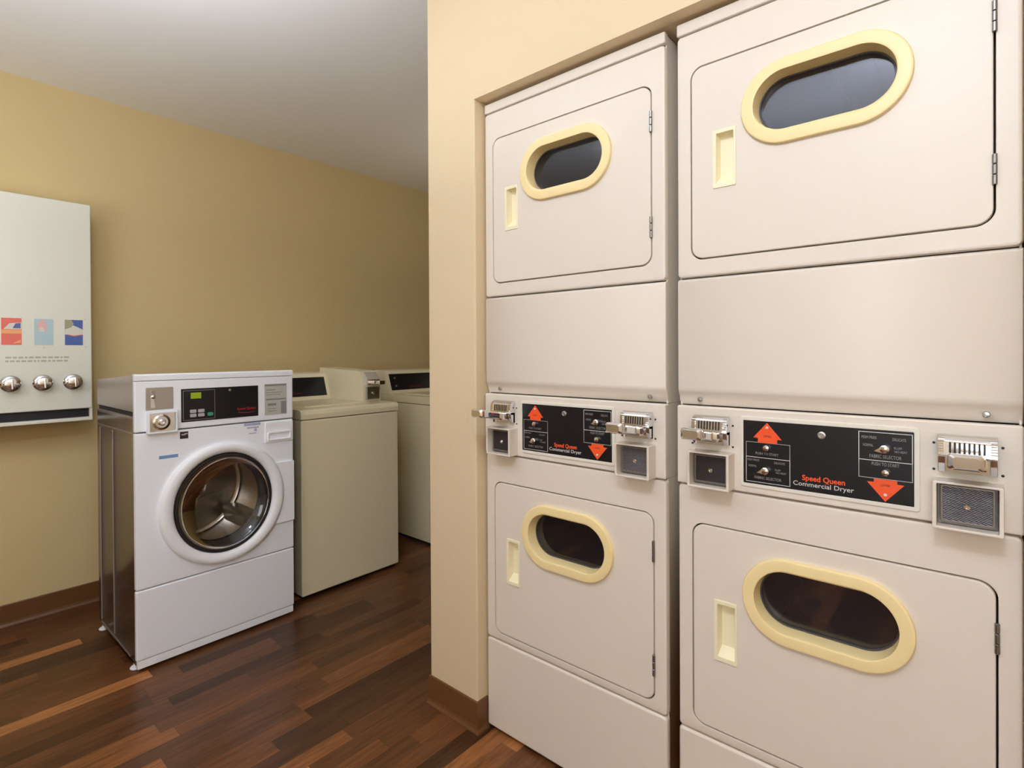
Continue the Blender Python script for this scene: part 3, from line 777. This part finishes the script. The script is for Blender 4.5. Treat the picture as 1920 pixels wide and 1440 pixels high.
for i in range(N_):
    t0, t1 = i / N_, (i + 1) / N_
    f = lambda t: (P(-0.312) + t * 0.078, 1.0785 - 0.004 * math.sin(PI * t))
    (xa_, za_), (xb_, zb_) = f(t0), f(t1)
    q = [bm.verts.new(p) for p in ((xa_, -0.0031, za_ - 0.0012), (xb_, -0.0031, zb_ - 0.0012), (xb_, -0.0031, zb_ + 0.0012), (xa_, -0.0031, za_ + 0.0012))]; bm.faces.new(q)
link_flat('maker_lettering', bm, MT['red'], cpw)
bm = B(); lathe(bm, [(0.006, -0.0025), (0.006, -0.0045), (0.0005, -0.0055)], P(-0.352), 1.189, 18); link('panel_lock', bm, MT['chrome_b'], cpw)
bm = B(); plate(bm, P(-0.184), P(-0.068), 1.0515, 1.2085, -0.0012, 0.0, 0.002, 0.0004, 2); link('instruction_label', bm, MT['lab_grey'], cpw)
bm = B(); quads(bm, [(P(-0.182), P(-0.070), 1.197, 1.2055), (P(-0.176), P(-0.073), 1.1265, 1.134), (P(-0.168), P(-0.124), 1.098, 1.110), (P(-0.099), P(-0.071), 1.056, 1.118), (P(-0.176), P(-0.13), 1.176, 1.180), (P(-0.176), P(-0.09), 1.163, 1.166), (P(-0.176), P(-0.10), 1.152, 1.155), (P(-0.17), P(-0.125), 1.082, 1.085), (P(-0.17), P(-0.12), 1.07, 1.073)], -0.0016)
link_flat('label_print', bm, MT['lab_line'], cpw)
bm = B(); plate(bm, P(-0.700), P(-0.594), 1.119, 1.2165, -0.0035, 0.0, 0.003, 0.0015, 3); cpl = link('coin_plate', bm, MT['chrome_b'], cpw, label='brushed steel coin plate')
bm = B()
box(bm, P(-0.682), P(-0.664), -0.006, -0.0035, 1.128, 1.205, 0.001)
lathe(bm, [(0.008, -0.0035), (0.008, -0.009), (0.004, -0.011), (0.0005, -0.011)], P(-0.673), 1.176, 20)
link('coin_slot', bm, MT['chrome'], cpw)
bm = B()
o_ = lambda i: rrect(P(-0.699) + i, P(-0.583) - i, 1.018 + i, 1.113 - i, 0.003, 3)
i_ = lambda i: rrect(P(-0.691) + i, P(-0.591) - i, 1.026 + i, 1.105 - i, 0.002, 3)
ringplate(bm, o_, i_, (P(-0.641), 1.065), -0.026, 0.0, 0.003, 0.0015); link('coin_box', bm, MT['whiteplastic'], cpw)
bm = B(); plate(bm, P(-0.691), P(-0.591), 1.026, 1.105, -0.017, -0.003, 0.002, 0.001, 2)
lathe(bm, [(0.034, -0.016), (0.034, -0.021), (0.027, -0.024), (0.025, -0.020), (0.0145, -0.020), (0.014, -0.030), (0.010, -0.033), (0.005, -0.033), (0.004, -0.028), (0.0005, -0.028)], P(-0.645), 1.066, 32)
link('coin_box_lock', bm, MT['chrome'], cpw)
# stickers on the front panel, detergent drawer
bm = B(); quads(bm, [(P(-0.568), P(-0.534), 0.981, 1.0125)], -0.0009); link_flat('dark_sticker', bm, MT['lab_dark'], w1)
bm = B(); quads(bm, [(P(-0.562), P(-0.545), 0.9965, 1.002), (P(-0.549), P(-0.536), 1.0, 1.005)], -0.0013); link_flat('sticker_print', bm, MT['lab_grey'], w1)
bm = B(); quads(bm, [(P(-0.285), P(-0.205), 1.008, 1.0205)], -0.0009); quads(bm, [(P(-0.272), P(-0.214), 0.995, 1.001), (P(-0.236), P(-0.224), 0.978, 0.993), (P(-0.262), P(-0.226), 0.968, 0.972)], -0.0009)
link_flat('lavender_sticker', bm, MT['lab_lav'], w1)
bm = B(); quads(bm, [(P(-0.651), P(-0.576), 0.9025, 0.9165)], -0.0009); link_flat('blue_sticker', bm, MT['lab_blue'], w1)
bm = B(); plate(bm, P(-0.184), WW - 0.003, 0.912, 1.016, -0.006, 0.0, 0.006, 0.004, 4); dw = link('detergent_drawer', bm, MT['whiteplastic'], w1)
bm = B()
o_ = lambda i: rrect(P(-0.172) + i, P(-0.05) - i, 0.923 + i, 0.968 - i, 0.008, 5)
i_ = lambda i: rrect(P(-0.166) + i, P(-0.056) - i, 0.929 + i, 0.9585 - i, 0.006, 5)
ringplate(bm, o_, i_, (P(-0.111), 0.944), -0.013, -0.006, 0.002, 0.002)
link('drawer_pull', bm, MT['whiteplastic'], dw)

# ------------------------------------------------------------------ top loading washers (face +x)
TX, TY, TW, TD = -1.4385, 0.0634, 0.6594, 0.76
zl, zt_ = 0.996, 1.050
w2 = thing('top_load_washer', 'almond top loading coin washer standing right beside the white washer', 'washing machine', (TX, TY, 0), PI / 2, 'almond top loading washers')
bm = B(); box(bm, 0.0, TW, 0.0, TD, 0.022, zl - 0.004, 0.008, 3); link('cabinet', bm, MT['almond'], w2)
bm = B(); box(bm, 0.012, TW - 0.012, 0.03, TD - 0.02, 0.006, 0.03); link('plinth', bm, MT['dark_in'], w2)
bm = B(); box(bm, 0.01, TW - 0.01, 0.012, TD - 0.01, zl - 0.006, zl + 0.004); link('top_gasket', bm, MT['dark_in'], w2)
for x in (0.05, TW - 0.05):
    for y in (0.07, TD - 0.06):
        bm = B(); lathe_z(bm, x, y, 0.0, 0.008, 0.02); link('leveling_foot', bm, MT['seal'], w2)
bm = B()
yz_prism(bm, [(-0.002, zl), (-0.003, zt_ - 0.028), (0.002, zt_ - 0.010), (0.016, zt_ - 0.001), (0.05, zt_), (TD, zt_), (TD, zl)], -0.002, TW + 0.002, 0.003)
for x in (0.045, TW - 0.045): lathe(bm, [(0.006, 0.001), (0.0055, -0.005), (0.0005, -0.006)], x, zt_ - 0.03, 14)
link('top_panel', bm, MT['almond'], w2)
bm = B(); box(bm, 0.09, 0.50, 0.12, 0.50, zt_ - 0.002, zt_ + 0.007, 0.003); link('lid', bm, MT['almond'], w2)
cy0 = 0.565
bm = B()
cpf = [(cy0, zt_), (cy0 + 0.004, zt_ + 0.018), (cy0 + 0.052, zt_ + 0.158), (cy0 + 0.066, zt_ + 0.176), (TD - 0.01, zt_ + 0.182), (TD - 0.005, zt_)]
yz_prism(bm, cpf, 0.0, TW, 0.004); cons = link('console', bm, MT['almond_l'], w2)
# black console face lying on the slope
dv = Vector((0, 0.048, 0.14)); dn = Vector((0, -0.14, 0.048)).normalized()
def on_slope(x, s, lift=0.0): return tuple(Vector((x, cy0 + 0.004, zt_ + 0.018)) + dv * s + dn * lift)
bm = B()
a = [bm.verts.new(on_slope(x, s, 0.0015)) for x, s in ((0.03, 0.06), (0.50, 0.06), (0.50, 0.94), (0.03, 0.94))]
b = [bm.verts.new(on_slope(x, s, -0.001)) for x, s in ((0.03, 0.06), (0.50, 0.06), (0.50, 0.94), (0.03, 0.94))]
bm.faces.new(a); bm.faces.new(b[::-1])
for k in range(4): bm.faces.new((a[k], a[(k + 1) % 4], b[(k + 1) % 4], b[k]))
link('console_face', bm, MT['black'], cons)
bm = B()
tb = B(); text_into(tb, 'Speed Queen', 0.20, 0.315, 0.14, 0.28, 0, 0.02)
for v in tb.verts: v.co = Vector(on_slope(v.co.x, v.co.z, 0.0022))
add(bm, tb)
link_flat('maker_lettering', bm, MT['red_dim'], cons)
for k in range(2):
    bm = B(); c = Vector(on_slope(0.075, 0.28 + 0.42 * k, 0.002))
    loops = []
    for rr, h in ((0.007, 0), (0.007, 0.006), (0.0008, 0.0075)):
        tx = Vector((1, 0, 0)); tz = dv.normalized()
        loops.append([tuple(c + tx * rr * math.cos(2 * PI * i / 16) + tz * rr * math.sin(2 * PI * i / 16) + dn * h) for i in range(16)])
    loft(bm, loops, True, True); link('console_button', bm, MT['chrome_b'], cons)
# coin meter case at the right of the console
mx0, mx1, my = 0.520, TW - 0.004, 0.178
bm = B()
yz_prism(bm, [(my, zt_), (my - 0.002, zt_ + 0.105), (my + 0.036, zt_ + 0.196), (0.70, zt_ + 0.214), (0.70, zt_)], mx0, mx1, 0.003)
mc = link('coin_meter_case', bm, MT['almond_l'], w2)
mid = (mx0 + mx1) / 2
bm = B()
yz_prism(bm, [(my + 0.034, zt_ + 0.186), (my + 0.02, zt_ + 0.188), (my - 0.022, zt_ + 0.140), (my - 0.022, zt_ + 0.112), (my - 0.002, zt_ + 0.108)], mid - 0.045, mid + 0.045, 0.0015)
ms_ = link('coin_slide', bm, MT['chrome'], mc, label='chrome coin slide')
bm = B()
secs = [(my - 0.012, 0.028), (my - 0.05, 0.028), (my - 0.055, 0.02), (my - 0.09, 0.018), (my - 0.105, 0.026), (my - 0.113, 0.02)]
loft(bm, [[(x, y, z) for x, z in rrect(mid - hw, mid + hw, zt_ + 0.112, zt_ + 0.136, 0.005, 3)] for y, hw in secs], True, True)
link('slide_arm', bm, MT['chrome'], ms_)
bm = B(); plate(bm, mid - 0.048, mid + 0.048, zt_ + 0.014, zt_ + 0.094, my - 0.016, my, 0.004, 0.003, 3); link('coin_box', bm, MT['chrome_b'], mc)
bm = B(); lathe(bm, [(0.009, my - 0.016), (0.009, my - 0.022), (0.0005, my - 0.024)], mid, zt_ + 0.054, 18); link('coin_box_lock', bm, MT['chrome'], mc)
w3 = dup(w2, (TX, TY + 1.0186, 0), 'almond top loading coin washer farthest back, partly hidden behind the tan wall corner')

# ------------------------------------------------------------------ soap dispenser on the left wall
SX, SY1, SY0 = -2.1213, -0.7245, -1.395
SW = SY1 - SY0; SD = -XW + SX - 0.001
sd = thing('soap_vending_dispenser', 'white wall mounted soap dispenser with three coin knobs and product labels', 'dispenser', (SX, SY0, 1.022), PI / 2)
z0s = 0.0
def Z(z): return z - 1.022
bm = B()
box(bm, 0.0, SW, 0.0, SD, Z(1.084), Z(2.137), 0.006, 3)
link('cabinet', bm, MT['disp'], sd)
bm = B(); box(bm, 0.012, SW - 0.012, 0.02, SD, Z(1.040), Z(1.084)); link('tray_opening', bm, MT['slot'], sd)
bm = B()
box(bm, 0.0, SW, -0.006, SD, Z(1.022), Z(1.040), 0.004)
box(bm, 0.0, 0.012, 0.004, SD, Z(1.030), Z(1.086)); box(bm, SW - 0.012, SW, 0.004, SD, Z(1.030), Z(1.086))
link('tray', bm, MT['disp'], sd)
def Y(y): return y - SY0
fx = -0.0006
def label(cy, cols):
    x0, x1 = Y(cy) - 0.0365, Y(cy) + 0.0365
    za, zb = Z(1.4095), Z(1.538)
    bm = B(); mats = []
    plate(bm, x0, x1, za, zb, -0.0012, 0.0, 0.001, 0.0003, 1)
    o = link('product_label', bm, MT[cols[0]], sd)
    for k, (m, pts) in enumerate(cols[1:]):
        b2 = B(); f = b2.faces.new([b2.verts.new((x0 + u * (x1 - x0), -0.0016 - 0.0004 * k, za + v * (zb - za))) for u, v in pts])
        link_flat('label_print', b2, MT[m], o)
    return o
ycs = [-0.799, -0.9175, -1.037, -1.156, -1.275]
label(ycs[0], ['pk_blue', ('pk_white', [(0, .42), (.5, .36), (1, .42), (1, .62), (.7, .72), (.4, .8), (0, 1)]), ('pk_olive', [(0, .62), (.35, .7), (.5, .85), (.35, 1), (0, 1)]), ('pk_red', [(.1, .40), (.5, .34), (.95, .40), (.95, .43), (.5, .38), (.1, .43)])])
label(ycs[1], ['pk_pale', ('pk_pink', [(.18, .55), (.62, .50), (.66, .8), (.42, 1.0), (.2, .85)]), ('pk_white', [(.25, .52), (.55, .50), (.5, .66), (.3, .7)])])
label(ycs[2], ['pk_red', ('pk_orange', [(0, .42), (1, .42), (1, .56), (0, .56)]), ('pk_white', [(.1, .58), (1, .58), (1, .84), (.4, .8)]), ('pk_navy', [(.55, .62), (.95, .62), (.95, .82), (.7, .8)]), ('pk_orange', [(.55, .05), (.95, .08), (.95, .2)])])
label(ycs[3], ['pk_pale', ('pk_white', [(.1, .5), (.9, .5), (.9, .9), (.1, .9)])])
label(ycs[4], ['pk_blue', ('pk_white', [(.1, .45), (.9, .45), (.9, .8), (.1, .8)])])
bm = B()
rr = random.Random(3)
for zz in (1.331, 1.3485):
    x = Y(-1.06)
    while x < Y(-0.825):
        w_ = rr.uniform(0.008, 0.024); quads(bm, [(x, x + w_, Z(zz) - 0.0042, Z(zz) + 0.0042)], -0.0006); x += w_ + 0.005
link_flat('instruction_print', bm, MT['lab_grey2'], sd)
for (y, z) in ((-0.752, 1.543), (-0.752, 1.401), (-0.9175, 1.397)):
    bm = B(); lathe(bm, [(0.0028, 0.0), (0.0028, -0.0015), (0.0004, -0.002)], Y(y), Z(z), 10); link('screw', bm, MT['chrome_b'], sd)
for cy in ycs:
    bm = B()
    cx, cz = Y(cy), Z(1.2235)
    lathe(bm, [(0.040, 0.0), (0.040, -0.006), (0.036, -0.011), (0.028, -0.014), (0.026, -0.020), (0.0005, -0.020)], cx - 0.006, cz, 36, 1, 1)
    kb = link('coin_mechanism', bm, MT['chrome'], sd)
    bm = B()
    lathe(bm, [(0.024, -0.018), (0.026, -0.030), (0.030, -0.048), (0.029, -0.056), (0.022, -0.060), (0.0005, -0.061)], cx - 0.006, cz, 36, 1, 0.9)
    box(bm, cx - 0.010, cx - 0.002, -0.072, -0.058, cz - 0.024, cz + 0.024, 0.003)
    link('turn_knob', bm, MT['chrome'], kb)

# ------------------------------------------------------------------ light
def area(name, loc, sx, sy, power, col, rot=(0, 0, 0), spread=PI):
    l = bpy.data.lights.new(name, 'AREA'); l.shape = 'RECTANGLE'; l.size = sx; l.size_y = sy
    l.energy = power; l.color = col; l.spread = spread
    o = bpy.data.objects.new(name, l); COL.objects.link(o); o.location = loc; o.rotation_euler = rot
    return o
def globe(name, loc, r, power, col):
    l = bpy.data.lights.new(name, 'POINT'); l.shadow_soft_size = r; l.energy = power; l.color = col
    o = bpy.data.objects.new(name, l); COL.objects.link(o); o.location = loc
NEUT = (0.93, 1.0, 1.09)
COOL = (0.90, 1.0, 1.20)
globe('globe_lamp_light', (-0.25, -1.4, 2.66), 0.12, 8, NEUT)
globe('globe_lamp_light', (1.25, -1.6, 2.62), 0.12, 37, COOL)
area('left_wall_fill', (-1.15, -1.75, 1.75), 0.3, 0.5, 4.5, NEUT, (0, math.radians(90), 0), math.radians(170))  # added fill towards the left wall and dispenser, not a fixture
area('ceiling_bounce_fill', (0.72, -1.95, 1.75), 0.35, 0.35, 9, COOL, (PI, 0, 0), math.radians(130))  # added upward fill; its ceiling spot brightens the upper right pane
area('ceiling_bounce_fill', (-0.40, -1.30, 1.70), 0.4, 0.4, 15, NEUT, (PI, 0, 0), math.radians(160))  # second upward fill, added to even out the visible ceiling
area('rear_fill', (1.9, -3.3, 1.6), 1.2, 1.4, 30, (0.93, 1.0, 1.08), (PI / 2, 0, 0), PI)  # added fill from behind the camera for the washers; rear wall has no window
area('hidden_ceiling_fill', (-1.1, 1.45, 1.9), 0.5, 0.8, 2.0, (1.0, 0.92, 0.78), (PI, 0, 0), PI)  # added fill hidden behind the pier, lightens the far ceiling
w = bpy.data.worlds.new('world'); S.world = w; w.use_nodes = True
w.node_tree.nodes['Background'].inputs[0].default_value = (0.05, 0.05, 0.05, 1)
w.node_tree.nodes['Background'].inputs[1].default_value = 0.2

# ------------------------------------------------------------------ camera
yaw, pitch, roll = [math.radians(a) for a in (41.333, -0.317, -0.3073)]
f = Vector((-math.sin(yaw) * math.cos(pitch), math.cos(yaw) * math.cos(pitch), math.sin(pitch)))
rt = Vector((math.cos(yaw), math.sin(yaw), 0)); up = rt.cross(f)
R_ = rt * math.cos(roll) + up * math.sin(roll); U_ = up * math.cos(roll) - rt * math.sin(roll)
cam = bpy.data.cameras.new('camera'); co = bpy.data.objects.new('camera', cam); COL.objects.link(co)
M = Matrix.Identity(4)
for i in range(3):
    M[i][0], M[i][1], M[i][2] = R_[i], U_[i], -f[i]
M.translation = Vector((1.339, -1.4386, 1.3596))
co.matrix_world = M
cam.sensor_width = 36; cam.sensor_fit = 'HORIZONTAL'; cam.lens = 1017.06 / 1920 * 36
cam.shift_x = 20.8035 / 1920; cam.shift_y = -53.0785 / 1920
cam.clip_start = 0.02
S.camera = co

S.view_settings.view_transform = 'Standard'; S.view_settings.look = 'None'
S.view_settings.exposure = 0.0; S.view_settings.gamma = 1.0; S.view_settings.use_curve_mapping = False
S.cycles.max_bounces = 10; S.cycles.diffuse_bounces = 6; S.cycles.glossy_bounces = 6; S.cycles.transparent_max_bounces = 12
S.cycles.caustics_reflective = False; S.cycles.caustics_refractive = False
